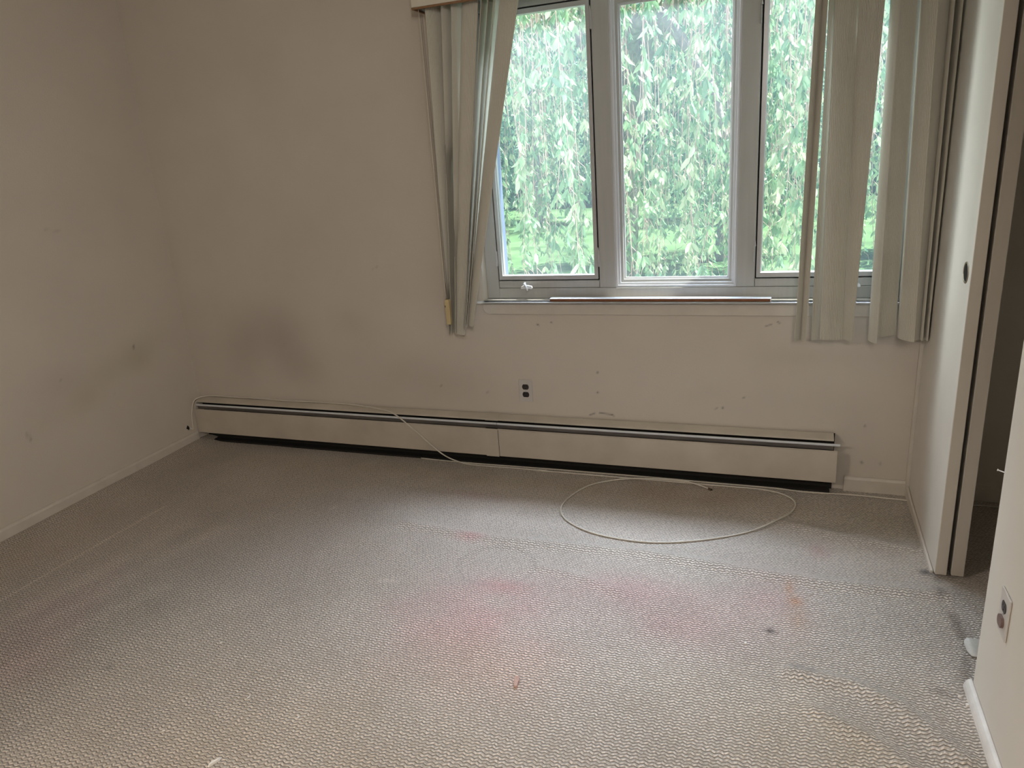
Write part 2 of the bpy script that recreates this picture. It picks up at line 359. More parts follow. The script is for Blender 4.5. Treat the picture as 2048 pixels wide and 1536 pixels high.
WC = np.array([.60, .545, .475])
def paint(base, blobs, marks):
    def f(P, base=base):
        return None
    return f
def wall_color(ia, ib, base, blobs, marks):
    def f(P):
        a, b = P[:, ia], P[:, ib]; c = np.ones((len(P), 3))*base
        nz = .75+.5*vnoise(a+8, b+8, 6, 5)
        for (ca, cb, ra, rb, col, amt, *rot) in blobs:
            w = np.clip(blob(a, b, ca, cb, ra, rb, *(rot or [0]))*amt*.75*nz, 0, 1)[:, None]; c = c*(1-w)+c*np.array(col)*w
        for (p, q, wd_, amt) in marks:
            w = (np.exp(-(segd(a, b, p, q)/wd_)**2)*amt)[:, None]; c = c*(1-np.clip(w, 0, .95))
        return c
    return f
soot = (.62, .58, .56)
back_blobs = [(-2.62,.64,.20,.16,soot,.75),(-2.45,.46,.14,.10,(.75,.72,.68),.5),(-2.85,.55,.14,.14,(.8,.78,.76),.5),(-2.1,.74,.10,.08,(.85,.82,.80),.5),
              (-1.75,.45,.30,.14,(.84,.80,.78),.5),(-1.5,.40,.2,.12,(.86,.83,.80),.4),(-2.3,1.1,.4,.3,(.94,.92,.90),.5),(.1,.6,.25,.05,(.88,.88,.85),.6)]
back_marks = [((-1.078,.726),(-1.070,.720),.003,.8),((-1.010,.735),(-1.004,.733),.003,.7),((-.058,.728),(-.035,.737),.003,.45),((-.012,.748),(-.002,.742),.003,.55),((-.794,.499),(-.794,.495),.004,.7),
              ((-.798,.399),(-.796,.397),.004,.7),((-.839,.282),(-.815,.292),.0035,.55),((-.79,.296),(-.73,.290),.0035,.6),((-.73,.29),(-.722,.284),.003,.6),((-.228,.353),(-.226,.351),.004,.7),
              ((-.142,.402),(-.134,.407),.003,.5),((-.26,.345),(-.25,.35),.003,.4),((.348,.137),(.352,.132),.005,.5),((.351,.304),(.352,.300),.004,.5),((.42,.14),(.423,.13),.004,.3),((.07,.68),(.16,.66),.004,.25),
              ((-1.36,.37),(-1.355,.368),.004,.5),((-1.62,.40),(-1.617,.398),.004,.4),((-1.93,1.0),(-1.9,1.01),.003,.2)]
left_blobs = [(2.70,.62,.24,.07,(.80,.79,.70),.7,.25),(2.80,.58,.09,.06,(.78,.76,.66),.5),(2.44,.50,.07,.05,(.84,.81,.68),.6),(2.3,.6,.2,.1,(.86,.84,.86),.6),(2.35,.46,.2,.06,(.88,.87,.84),.5),
              (2.2,1.3,.2,.25,(.95,.93,.92),.5),(2.9,1.6,.2,.5,(.93,.92,.9),.4)]
left_marks = [((2.108,.436),(2.112,.398),.0045,.75),((2.776,.668),(2.778,.664),.007,.6),((2.45,1.317),(2.53,1.302),.004,.14),((2.333,.62),(2.335,.618),.003,.4),((2.60,.46),(2.602,.458),.004,.3)]
# window wall: grid strips around the opening
WX0, WX1, WZ0, WZ1 = -1.338, .440, .838, 2.14
def back_strip(nm, x0, x1, z0, z1, step=.012):
    return grid(nm, (x0, YB, z0), (x1-x0, 0, 0), (0, 0, z1-z0), max(1, int((x1-x0)/step)), max(1, int((z1-z0)/step)), M_wall, None, wall_color(0, 2, WC, back_blobs, back_marks))
strips = [back_strip('wall_back', XL, WX0, 0, ZC), back_strip('s', WX0, WX1, 0, WZ0, .006), back_strip('s', WX0, WX1, WZ1, ZC, .05), back_strip('s', WX1, 1.25, 0, ZC)]
bmj = bmesh.new()
for s_ in strips: bmj.from_mesh(s_.data)
lay = None
bmj.to_mesh(strips[0].data); bmj.free()
for s_ in strips[1:]: bpy.data.objects.remove(s_)
# reveals of the opening and outer sheathing belong to the same wall
rv = MB().box(WX0-.006, WX0, YB+.0005, 3.30, WZ0, WZ1).box(WX1, WX1+.006, YB+.0005, 3.30, WZ0, WZ1).box(WX0, WX1, YB+.0005, 3.30, WZ1, WZ1+.006)
rv.box(XL-.3, WX0, 3.28, 3.30, -.7, ZC+.4).box(WX1, 1.6, 3.28, 3.30, -.7, ZC+.4).box(WX0, WX1, 3.28, 3.30, -.7, WZ0).box(WX0, WX1, 3.28, 3.30, WZ1, ZC+.4)
tag(rv.build('wall_back_outer', M_plain), kind='structure')
grid('wall_left', (XL, YF, 0), (0, YB-YF, 0), (0, 0, ZC), 370, 200, M_wall, None, wall_color(1, 2, WC, left_blobs, left_marks))
tag(MB().box(XR, XR+.115, YF, 1.936, 0, ZC).build('wall_right', M_plain, bevel=.004), kind='structure')
tag(MB().box(XL-.1, XR+.9, YF-.1, YF, 0, ZC).build('wall_front', M_plain), kind='structure')
tag(MB().box(XL-.4, 1.7, YF-.1, YB+.15, ZC, ZC+.1).build('ceiling', M_ceiling), kind='structure')
tag(MB().box(1.25, 1.31, 1.0, 3.28, 0, ZC).build('wall_closet_side', M_plain), kind='structure')
tag(MB().box(XR+.116, 1.25, 1.0, 1.06, 0, ZC).build('wall_closet_front', M_plain), kind='structure')
tag(MB().box(XR-.001, XR+.114, 1.937, YB-.001, 2.06, ZC).build('trim_closet_header', M_plain), kind='structure')
tag(MB().box(XL-.3, XL-.003, YF-.1, YB+.13, -.1, ZC+.3).build('wall_left_outer', M_plain), kind='structure')

tag(MB().box(XL-1, 2.6, 3.301, 3.48, 2.33, 2.42).build('sun_block_eave', M_plain), kind='structure')  # unseen overhang added to keep the sun out of the window
# baseboards
tag(MB().prism([(XL+.0005,-.02),(XL+.015,-.02),(XL+.015,.062),(XL+.010,.072),(XL+.0005,.074)], 'y', YF, YB-.08).build('baseboard_left', M_trim, bevel=.0015), kind='structure')
tag(MB().prism_x([(YB-.0005,.0),(YB-.014,.0),(YB-.014,.056),(YB-.009,.066),(YB-.0005,.068)], .285, .525).build('baseboard_back', M_trim, bevel=.002), kind='structure')
tag(MB().prism_x([(YB-.0005,.0),(YB-.012,.0),(YB-.012,.06),(YB-.0005,.068)], .63, 1.25).build('baseboard_closet', M_trim, bevel=.002), kind='structure')
q = [(XR-.0005,.002)]+[(XR-.0005-.020*math.cos(t), .002+.030*math.sin(t)) for t in np.linspace(0, math.pi/2, 7)]
tag(MB().prism(q, 'y', YF, 1.945).build('baseboard_right', M_sill, bevel=.002), kind='structure')
# slim strip on the left corner, jamb beside the closet doors, low track board under them
tag(MB().box(XR-.012, XR+.09, 3.128, 3.149, 0, 2.06).build('trim_jamb', M_trim, bevel=.002), kind='structure')
tag(MB().prism([(3.126,.0),(2.53,.0),(2.53,.012),(3.05,.040),(3.126,.052)], 'x', XR-.010, XR-.001).build('trim_track', M_trim, bevel=.0015), kind='structure')

# ------------------------------------------------------------------ sliding closet doors
def sliding_door(name, x0, x1, y0, y1, pull):
    r = empty(name, ((x0+x1)/2, (y0+y1)/2, .012)); tag(r, kind='structure')
    MB().box(x0, x1, y0+.004, y1, .012, 2.05).build('door_panel', M_door, r, bevel=.002)
    MB().box(x0+.0006, x1-.0006, y0, y0+.0038, .012, 2.05).build('edge_strip', M_dooredge, r, bevel=.001)
    if pull:
        cy, cz, ra = 2.572, 1.046, .030
        rim = MB(); n = 28; pts = [(x0-.002, cy+ra*math.cos(2*math.pi*k/n), cz+ra*math.sin(2*math.pi*k/n)) for k in range(n)]
        v = []; f = []
        for k, (rad, xx) in enumerate(((ra+.004, x0-.0002), (ra+.003, x0-.0022), (ra-.001, x0-.0022), (ra-.002, x0-.0006))):
            v += [(xx, cy+rad*math.cos(2*math.pi*j/n), cz+rad*math.sin(2*math.pi*j/n)) for j in range(n)]
            if k: f += [((k-1)*n+j, (k-1)*n+(j+1)%n, k*n+(j+1)%n, k*n+j) for j in range(n)]
        rim.add(v, f); p_ = rim.build('finger_pull', M_brass, r, smooth=True)
        MB().prism([(cy+(ra-.002)*math.cos(2*math.pi*j/n), cz+(ra-.002)*math.sin(2*math.pi*j/n)) for j in range(n)], 'x', x0-.0009, x0-.0003).build('pull_cup', M_dark, p_)
    return r
sliding_door('door_1', XR+.0, XR+.036, 2.508, 3.126, True)
sliding_door('door_2', XR+.050, XR+.088, 2.512, 3.126, False)

# ------------------------------------------------------------------ window
win = empty('window_1', (-.44, 3.2, .84)); tag(win, kind='structure')
fy0, fy1 = 3.200, 3.270
zb, zt = .839, 2.139
f = MB()
f.box(-1.338, -1.276, fy0, fy1, zb, zt).box(-.781, -.707, fy0, fy1, .889, 2.084).box(-.184, -.111, fy0, fy1, .889, 2.084).box(.402, .440, fy0, fy1, zb, zt)
f.box(-1.276, .402, fy0, fy1, zb, .888).box(-1.276, .402, fy0, fy1, 2.084, zt)
f.build('window_frame', M_frame, win, bevel=.003)
MB().box(-1.274, -.783, fy0+.002, fy1, .8895, .9225).build('frame_rail', M_frame, win, bevel=.002)
MB().box(-.109, .400, fy0+.002, fy1, .8895, .9225).build('frame_rail', M_frame, win, bevel=.002)
for (a, b) in ((-1.276, -.781), (-.111, .402)):
    MB().ring(a+.0005, b-.0005, .923, 2.0835, .012, 3.216, 3.222).build('sash_gap_shade', M_black, win)  # black ring added for the shade in the gap around the sash
    s = empty('sash', (0, 0, 0)); s.parent = win; s.location = ((a+b)/2+.44, 3.21-3.2, 1.5-.84)
    s0 = MB().ring(a+.006, b-.006, .928, 2.078, .017, 3.199, 3.214, wt=.020, wb=.020).ring(a+.018, b-.018, .940, 2.066, .008, 3.214, 3.236)
    # an empty cannot be a pickable part: the sash ring itself is the part, its pane a sub-part
    bpy.data.objects.remove(s)
    so = s0.build('sash', M_sash, win, bevel=.0015)
    MB().box(a+.022, b-.022, 3.222, 3.226, .944, 2.062).build('glass', M_glass, so)
    MB().ring(a-.004, b+.004, .915, 2.09, .020, 3.240, 3.30).build('outer_jamb', M_outer, win)
# centre fixed light
c0 = MB().ring(-.707, -.184, .8885, 2.084, .010, 3.204, 3.212).ring(-.702, -.189, .893, 2.079, .016, 3.212, 3.224)
c0.build('stop_moulding', M_jamb, win, bevel=.0015)
c1 = MB().ring(-.690, -.201, .905, 2.067, .016, 3.224, 3.240).build('sash', M_frame, win, bevel=.002)
MB().ring(-.676, -.215, .919, 2.053, .009, 3.240, 3.249).build('glazing_bead', M_jamb, c1, bevel=.001)
MB().box(-.672, -.219, 3.249, 3.253, .923, 2.049).build('glass', M_glass, c1)
MB().ring(-.700, -.191, .895, 2.08, .022, 3.2535, 3.30).build('outer_jamb', M_outer, win)
# stool, apron, putty line
MB().prism_x([(3.199,.8385),(3.125,.8385),(3.119,.8365),(3.1165,.8325),(3.119,.8285),(3.125,.8265),(3.1495,.8265),(3.1505,.8265),(3.199,.8265)], WX0+.0005, WX1-.0005).prism_x([(3.1495,.8385),(3.125,.8385),(3.119,.8365),(3.1165,.8325),(3.119,.8285),(3.125,.8265),(3.1495,.8265)], -1.372, .446).build('window_sill', M_sill, win, bevel=.001)
ap = MB(); ap.prism([(-1.345,.8262),(.432,.8262),(.432,.775),(-1.318,.775),(-1.333,.782),(-1.342,.797)], 'y', 3.138, 3.1495); ap.build('apron', M_trim, win, bevel=.002)
# casement operators
def crank(x, parent):
    z = .895
    b = MB(); b.prism([(x-.028,z-.004),(x-.024,z+.006),(x-.006,z+.010),(x+.006,z+.010),(x+.026,z+.006),(x+.030,z-.004),(x+.026,z-.008),(x-.024,z-.008)], 'y', 3.178, 3.1995)
    o = b.build('crank_base', M_white, parent, bevel=.002)
    h = MB().tube([(x-.002,3.186,z+.004),(x-.004,3.176,z+.018),(x-.001,3.170,z+.022)], .0055).tube([(x-.006,3.171,z+.022),(x+.012,3.163,z-.012)], [.0065,.004]).build('crank_handle', M_white, o, smooth=True)
    return o
crank(-1.131, win); crank(.268, win)
# sash locks in the mullion gaps
for (x, z, d) in ((-.782, 1.02, 1), (-.782, 2.0, 1), (-.112, 1.03, -1), (-.112, 1.94, -1), (-1.277, 1.03, 1)):
    l = MB().box(x-.003, x+.006*d, 3.192, 3.206, z-.035, z+.035).prism([(x-.004,z+.030),(x+.004,z+.030),(x+.001,z+.052),(x-.002,z+.052)], 'y', 3.192, 3.198)
    l.build('sash_lock', M_sash, win, bevel=.0015)

# loose wood strip on the sill
st = empty('wood_strip', (-.522, 3.15, .8386))
st_l = tag(st, 'long narrow strip with reddish brown front edge and white top lying on the window sill', 'strip')
MB().box(-1.000, -.044, 3.128, 3.166, .8388, .8498).build('strip_core', M_strip, st)
MB().box(-1.002, -.0435, 3.127, 3.167, .8499, .8522).box(-.0435, -.040, 3.127, 3.167, .8388, .8522).build('strip_face', M_white, st, bevel=.0005)

# ------------------------------------------------------------------ vertical blind
bl = empty('vertical_blind', (-.45, 3.06, 2.30))
tag(bl, 'cream vertical blind with loose ribbed vanes pushed to both sides of the window', 'blind')
MB().box(-1.46, .515, 3.04, 3.085, 2.205, 2.245).build('headrail', M_white, bl, bevel=.003)
va = MB().box(-1.489, .525, 2.992, 3.000, 2.104, 2.36).box(-1.489, -1.481, 3.000, 3.1495, 2.104, 2.36).box(-1.481, .525, 3.0, 3.1495, 2.352, 2.36)
vo_ = va.build('valance', M_valance, bl, bevel=.002)
MB().box(-1.4895, .525, 2.9915, 3.0005, 2.096, 2.1035).box(-1.4895, -1.4805, 3.0005, 3.1495, 2.096, 2.1035).build('valance_edge', M_woodedge, vo_, bevel=.001)
def vane(xlb, ylb, xrb, yrb, xlt, ylt, xrt, yrt, z0, sag=.010, ribs=True, bend=0):
    A0, B0, A1, B1 = (np.array(p) for p in ((xlb,ylb,z0),(xrb,yrb,z0),(xlt,ylt,2.17),(xrt,yrt,2.17)))
    # clamp the width to the true vane width and keep clear of the closet door
    def fix(A, B):
        c = (A+B)/2; d = B-A; d = d/np.linalg.norm(d)*.0445; A, B = c-d, c+d
        mx_ = max(A[0], B[0])
        if mx_ > .526: A[0] -= mx_-.526; B[0] -= mx_-.526
        return A, B
    A0, B0 = fix(A0, B0); A1, B1 = fix(A1, B1)
    nu, nv = 90, 12; th = .0009
    V = []
    for j in range(nv+1):
        t = j/nv; A = A0*(1-t)+A1*t; B = B0*(1-t)+B1*t
        d = (B-A)/np.linalg.norm(B-A); n = np.array([d[1], -d[0], 0]); n /= np.linalg.norm(n)
        if n[1] > 0: n = -n
        for side in (0, 1):
            for i in range(nu+1):
                u = i/nu; w = 2*u-1
                off = sag*(1-w*w) + bend*math.sin(t*math.pi)
                if ribs: off += (.0012*math.cos(u*2*math.pi*15) if side == 0 else 0)
                rz = 0
                if j == 0 and (i < 2 or i > nu-2): rz = .003
                V.append(A*(1-u)+B*u+n*(off-(th if side else 0))+np.array([0, 0, rz]))
    F = []; w_ = nu+1; row = 2*w_
    for j in range(nv):
        for i in range(nu):
            a = j*row+i; F.append((a, a+1, a+row+1, a+row)); b = a+w_; F.append((b+1, b, b+row, b+row+1))
        for e in (0, nu):
            a = j*row+e; F.append((a, a+w_, a+w_+row, a+row))
    for i in range(nu):
        F.append((i, i+w_, i+w_+1, i+1)); a = nv*row+i; F.append((a, a+1, a+w_+1, a+w_))
    o = MB().add(V, F).build('vane', M_vane, bl, smooth=True)
    e = o.modifiers.new('edge', 'EDGE_SPLIT'); e.split_angle = math.radians(60)
    xm, ym = (A1[0]+B1[0])/2, (A1[1]+B1[1])/2
    MB().box(xm-.006, xm+.006, ym-.003, ym+.003, 2.172, 2.204).build('vane_hook', M_white, o)
    return o
RV = [(0.057,3.017, 0.078,3.103, 0.074,3.017, 0.097,3.103, 0.700, .012),
  (0.078,3.103, 0.098,3.017, 0.098,3.104, 0.113,3.016, 0.701, .012),
  (0.120,3.047, 0.164,3.115, 0.116,3.047, 0.162,3.115, 0.697, .012),
  (0.148,3.050, 0.237,3.058, 0.130,3.035, 0.212,3.078, 0.701, .012),
  (0.222,3.100, 0.266,3.024, 0.208,3.050, 0.300,3.030, 0.701, .006),
  (0.333,3.103, 0.354,3.017, 0.316,3.104, 0.332,3.016, 0.695, .012),
  (0.351,3.035, 0.424,3.086, 0.329,3.030, 0.395,3.090, 0.716, .005),
  (0.434,3.097, 0.483,3.023, 0.403,3.099, 0.447,3.021, 0.702, .010),
  (0.483,3.023, 0.526,3.097, 0.444,3.027, 0.504,3.093, 0.708, .004),
  (0.505,3.108, 0.509,3.018, 0.492,3.108, 0.499,3.018, 0.709, .002),
  (0.526,3.017, 0.518,3.103, 0.524,3.018, 0.514,3.102, 0.709, .002)]
LV = [(-1.405,3.083, -1.350,3.016, -1.104,3.054, -1.015,3.047, 0.742, .008),
  (-1.402,3.013, -1.429,3.097, -1.171,3.010, -1.178,3.100, 0.723, .004),
  (-1.388,3.014, -1.418,3.096, -1.141,3.010, -1.150,3.099, 0.728, .004),
  (-1.382,3.018, -1.409,3.102, -1.116,3.015, -1.124,3.105, 0.735, .004),
  (-1.479,3.083, -1.404,3.037, -1.284,3.070, -1.200,3.045, 0.697, .012),
  (-1.481,3.026, -1.486,3.114, -1.444,3.030, -1.402,3.110, 0.701, .006),
  (-1.473,3.036, -1.482,3.118, -1.367,3.036, -1.360,3.118, 0.699, .006),
  (-1.450,3.036, -1.457,3.118, -1.320,3.036, -1.305,3.118, 0.699, .006)]
for v in RV + LV: vane(*v[:9], sag=v[9])
# cord, bead chain and its weight
cx, cy = -1.472, 3.02
MB().tube(catmull([(cx+.001,cy,2.103),(cx-.002,cy,1.5),(cx-.006,cy,.868)], 6), .0016, 6).build('cord', M_cord, bl, smooth=True)
bd = MB()
for (xa, xb_) in ((cx+.008, cx+.001), (cx+.015, cx+.007)):
    n = 240
    for k in range(n):
        t = k/(n-1); p = Vector((xa*(1-t)+xb_*t, cy+.002, 2.103*(1-t)+.872*t)); r_ = .0019
        bd.add([p+Vector(q)*r_ for q in ((1,0,0),(0,1,0),(-1,0,0),(0,-1,0),(0,0,1),(0,0,-1))], [(0,1,4),(1,2,4),(2,3,4),(3,0,4),(1,0,5),(2,1,5),(3,2,5),(0,3,5)])
bd.build('bead_chain', M_bead, bl, smooth=True)
def taper(x, y, z0, z1, w0, w1, d0, d1, lean=0):
    v = []
    for z, w, d, l in ((z0,w0,d0,lean),(z1-.012,w1,d1,0),(z1,w1*.7,d1*.7,0)):
        v += [(x-w+l,y-d,z),(x+w+l,y-d,z),(x+w+l,y+d,z),(x-w+l,y+d,z)]
    f_ = [(0,3,2,1),(8,9,10,11)]+[(r*4+k, r*4+(k+1)%4, (r+1)*4+(k+1)%4, (r+1)*4+k) for r in range(2) for k in range(4)]
    return MB().add(v, f_)
wt = taper(-1.470, cy, .752, .872, .0105, .0125, .010, .012, 0).build('cord_weight', M_weight, bl, bevel=.002)
MB().prism([(-1.480,.835),(-1.477,.835),(-1.477,.845),(-1.480,.845)], 'y', cy-.0125, cy-.0118).build('weight_slot', M_black, wt)

# ------------------------------------------------------------------ baseboard heater
ht = empty('baseboard_heater', (-1.48, 3.14, .03))
tag(ht, 'long cream baseboard heater with dark louvre slot running along the wall under the window', 'heater')
HX0, HX1 = -3.205, .248
MB().box(HX0, HX1-.01, 3.144, 3.1492, .0, .262).box(HX0, HX1-.02, 3.1015, 3.144, .0, .0115).build('back_panel_and_shade', M_dark, ht)  # dark panel and floor strip paint in the shade under the heater
for (a, b, k) in ((HX0, -1.362, 0), (-1.298, .232, 0)):
    MB().prism_x([(3.1435,.262),(3.1435,.266),(3.134,.266),(3.098,.252),(3.094,.247),(3.096,.245),(3.101,.249),(3.134,.262)], a, b).build('hood', M_heater, ht, bevel=.0006)
    MB().prism_x([(3.080,.062),(3.084,.059),(3.086,.062),(3.083,.064),(3.083,.198),(3.090,.203),(3.088,.206),(3.080,.201)], a, b if b < 0 else HX1).build('front_panel', M_heater, ht, bevel=.0006)
MB().prism_x([(3.1433,.264),(3.1433,.2685),(3.134,.2685),(3.097,.2545),(3.0925,.2485),(3.0935,.2440),(3.0955,.2440),(3.098,.250),(3.134,.264)], -1.364, -1.296).prism_x([(3.0785,.058),(3.0798,.058),(3.0798,.2075),(3.0785,.2075)], -1.364, -1.296).build('splice_plate', M_heater, ht, bevel=.0005)
MB().prism_x([(3.0795,.058),(3.0797,.058),(3.0797,.20),(3.0795,.20)], -1.2945, -1.2925).build('panel_seam', M_black, ht)
# damper: rolled pale lip with a grey metal blade under it
lip = [(3.086+.0055*math.cos(t), .2325+.0055*math.sin(t)) for t in np.linspace(0, 2*math.pi, 11)[:-1]]
MB().prism_x(lip, HX0+.012, -1.300).prism_x(lip, -1.297, HX1+.008).build('damper_lip', M_jamb, ht, smooth=False)
MB().prism_x([(3.0885,.2275),(3.0905,.2275),(3.0965,.207),(3.0945,.206)], HX0+.012, .232).build('damper_blade', M_damper, ht)
MB().prism_x([(3.080,.056),(3.143,.045),(3.143,.262),(3.100,.245),(3.083,.215)], HX0-.010, HX0).build('end_cap', M_heater, ht, bevel=.001)
MB().tube([(HX0, 3.118, .125), (HX1-.02, 3.118, .125)], .011, 10).build('heating_pipe', M_fin, ht, smooth=True)
fn = MB()
xx = HX0+.25
while xx < HX1-.35:
    fn.box(xx, xx+.0008, 3.094, 3.1425, .085, .165); xx += .012
fn.build('fins', M_fin, ht)
for x in (-3.0, -1.0, .19):
    MB().box(x, x+.006, 3.0875, 3.1438, .058, .075).build('bracket', M_fin, ht)

# ------------------------------------------------------------------ cables
R_ = .0034
def lay_on(pts, r=R_): return [(x, y, float(floor_h(x, y))+r+.0012+(z if z else 0)) for x, y, z in pts]
c1 = [(-3.213,3.02,.112),(-3.197,3.028,.102),(-3.196,3.03,.14),(-3.206,3.055,.205),(-3.198,3.085,.262),(-3.150,3.128,.2745),(-3.05,3.138,.2745),(-2.93,3.136,.2735),(-2.78,3.136,.2745),(-2.6,3.132,.272),
      (-2.45,3.135,.273),(-2.2,3.132,.273),(-2.05,3.122,.268),(-1.93,3.100,.262),(-1.86,3.080,.247),(-1.80,3.070,.210),(-1.735,3.071,.155),(-1.67,3.070,.098),(-1.60,3.065,.050),(-1.53,3.064,.022)]
pl = lay_on([(-1.44,3.066,0),(-1.2,3.07,0),(-1.0,3.066,0),(-.8,3.066,0),(-.62,3.068,0),(-.45,3.070,0),(-.30,3.070,0),(-.18,3.072,0),(-.06,3.070,0),(.03,3.045,0),(.085,2.985,0),(.080,2.90,0),(.03,2.80,0),(-.09,2.675,0),
            (-.26,2.572,0),(-.446,2.512,0),(-.648,2.522,0),(-.795,2.592,0),(-.864,2.69,0),(-.866,2.804,0),(-.81,2.945,0),(-.71,3.030,0),(-.60,3.060,.006),(-.48,3.068,.0085),(-.38,3.066,.0085),(-.32,3.055,.003),(-.272,3.030,0)])
cab = empty('coaxial_cable', (-.5, 2.8, 0))
tag(cab, 'long cream cable draped over the heater and curled in one wide loop on the carpet', 'cable')
P1 = catmull(c1+pl, 7)
MB().tube(P1, R_, 8).build('cable_sheath', M_cable, cab, smooth=True)
e0 = Vector(P1[-1]); ed = (e0-Vector(P1[-3])).normalized()
MB().tube([e0-ed*.002, e0+ed*.014], .0052, 8).tube([e0+ed*.014, e0+ed*.021], .0012, 6).build('connector', mat('tarnished_connector', (.12,.09,.06), .4, .5, metal=.7), cab)
jx = Vector(lay_on([(-1.115,3.068,0)])[0]); jy = Vector(lay_on([(-1.04,3.067,0)])[0])
MB().tube([jx, jy], .0052, 8).build('joint_sleeve', M_cable, cab, smooth=True)
cb2 = lay_on([(-1.75,3.094,0),(-1.5,3.084,0),(-1.2,3.090,0),(-1.0,3.094,0),(-.8,3.095,0),(-.5,3.095,.001),(-.3,3.095,0),(-.1,3.095,0),(.02,3.092,0),(.12,3.080,0),(.22,3.085,0),(.32,3.090,0),(.42,3.088,0),(.519,3.082,0)])
# passes under the doors into the closet
cb2 += [(.535,3.080,.0062),(.58,3.078,.0062),(.63,3.078,.0062)]+lay_on([(.72,3.085,0),(.79,3.090,0),(.88,3.088,0),(1.0,3.09,0),(1.24,3.09,0)])
o = MB().tube(catmull(cb2, 6), .0033, 8).build('cable', M_cable, smooth=True)
tag(o, 'straight thin cream cable along the skirting passing under the closet door', 'cable')
# wall stub on the left wall where the cable comes out
ws = empty('cable_outlet_hole', (XL+.0005, 3.012, .115))
tag(ws, 'small ragged dark cable hole low on the left wall beside the heater end', 'cable hole')
MB().prism([(3.003,.105),(3.016,.099),(3.022,.108),(3.019,.120),(3.012,.129),(3.006,.121),(3.000,.114)], 'x', XL+.0004, XL+.0022).build('hole', M_black, ws)
MB().prism([(2.996,.104),(3.004,.098),(3.006,.106),(3.000,.112)], 'x', XL+.0004, XL+.006).build('plaster_crumb', M_trim, ws, bevel=.001)

# ------------------------------------------------------------------ outlets
def outlet(cx_, cy_, cz_, face, label, second):
    """built facing -y at the origin, then turned"""
    r = empty('electrical_outlet', (0, 0, 0)); tag(r, label, 'outlet')
    MB().box(-.035, .035, -.0052, -.0004, -.057, .057).build('wall_plate', M_plate, r, bevel=.0025, seg=3)
    for k, zc in enumerate((.0195, -.0195)):
        pts = []
        for t in np.linspace(0, 2*math.pi, 33)[:-1]:
            px, pz = .0172*math.cos(t), .0172*math.sin(t); pts.append((px, zc+max(-.0135, min(.0135, pz))))
        ro = MB().prism(pts, 'y', -.0068 if not (second and k) else -.012, -.0050).build('receptacle', M_recept2 if (second and k) else M_recept, r, bevel=.0006)
        if not (second and k):
            MB().box(-.0072, -.0052, -.0071, -.0066, zc+.001, zc+.008).build('slot', M_black, ro); MB().box(.0052, .0070, -.0071, -.0066, zc+.001, zc+.007).build('slot', M_black, ro)
            MB().prism([(.0026*math.cos(t), zc-.0075+.0026*math.sin(t)) for t in np.linspace(0, 2*math.pi, 13)[:-1]], 'y', -.0071, -.0066).build('slot', M_black, ro)
    MB().prism([(.0028*math.cos(t), .0028*math.sin(t)) for t in np.linspace(0, 2*math.pi, 13)[:-1]], 'y', -.0064, -.0050).build('screw', M_screw, r)
    r.location = (cx_, cy_, cz_)
    if face == '-x': r.rotation_euler = (0, 0, -math.pi/2)
    return r
outlet(-1.156, YB, .392, '-y', 'grey duplex electrical outlet with dark sockets on the wall above the heater', False)
outlet(XR, 1.768, .361, '-x', 'electrical outlet with one black and one brown socket on the near right wall', True)

# ------------------------------------------------------------------ small things
nl = MB().tube([(XR+.004,1.925,.66),(XR-.013,1.934,.663)], .0016, 8).tube([(XR-.013,1.934,.663),(XR-.0145,1.9348,.6633)], .0032, 8).build('nail', M_white, smooth=False)
tag(nl, 'small pale nail sticking out of the near right wall edge above the outlet', 'nail')
# fallen vane piece lying through the closet opening, ribbed
def fz(x, y): return float(floor_h(x, y))
fv = []; ff = []
nx_, ny_ = 12, 60
for j in range(ny_+1):
    for i in range(nx_+1):
        u, v = i/nx_, j/ny_; x = .552+.30*u; y = 2.078+.086*v+.004*u
        if i == 0: x += .012*abs(2*v-1)**3
        fv.append((x, y, fz(x, y)+.006+.0035*(1-(2*v-1)**2)+.0020*math.cos(v*2*math.pi*13)))
n1 = len(fv); fv += [(a, b, c-.0016) for a, b, c in fv]
w_ = nx_+1
for j in range(ny_):
    for i in range(nx_):
        a = j*w_+i; ff.append((a, a+1, a+w_+1, a+w_)); ff.append((n1+a+1, n1+a, n1+a+w_, n1+a+w_+1))
for j in range(ny_):
    for e in (0, nx_): a = j*w_+e; ff.append((a, a+w_, a+w_+n1, a+n1))
for i in range(nx_):
    for e in (0, ny_*w_): a = e+i; ff.append((a, a+1, a+1+n1, a+n1))
tag(MB().add(fv, ff).build('fallen_vane', mat('ribbed_white', (.60,.60,.57), .4, .5), smooth=True), 'fallen white ribbed blind vane lying flat on the carpet in the closet opening', 'blind vane')
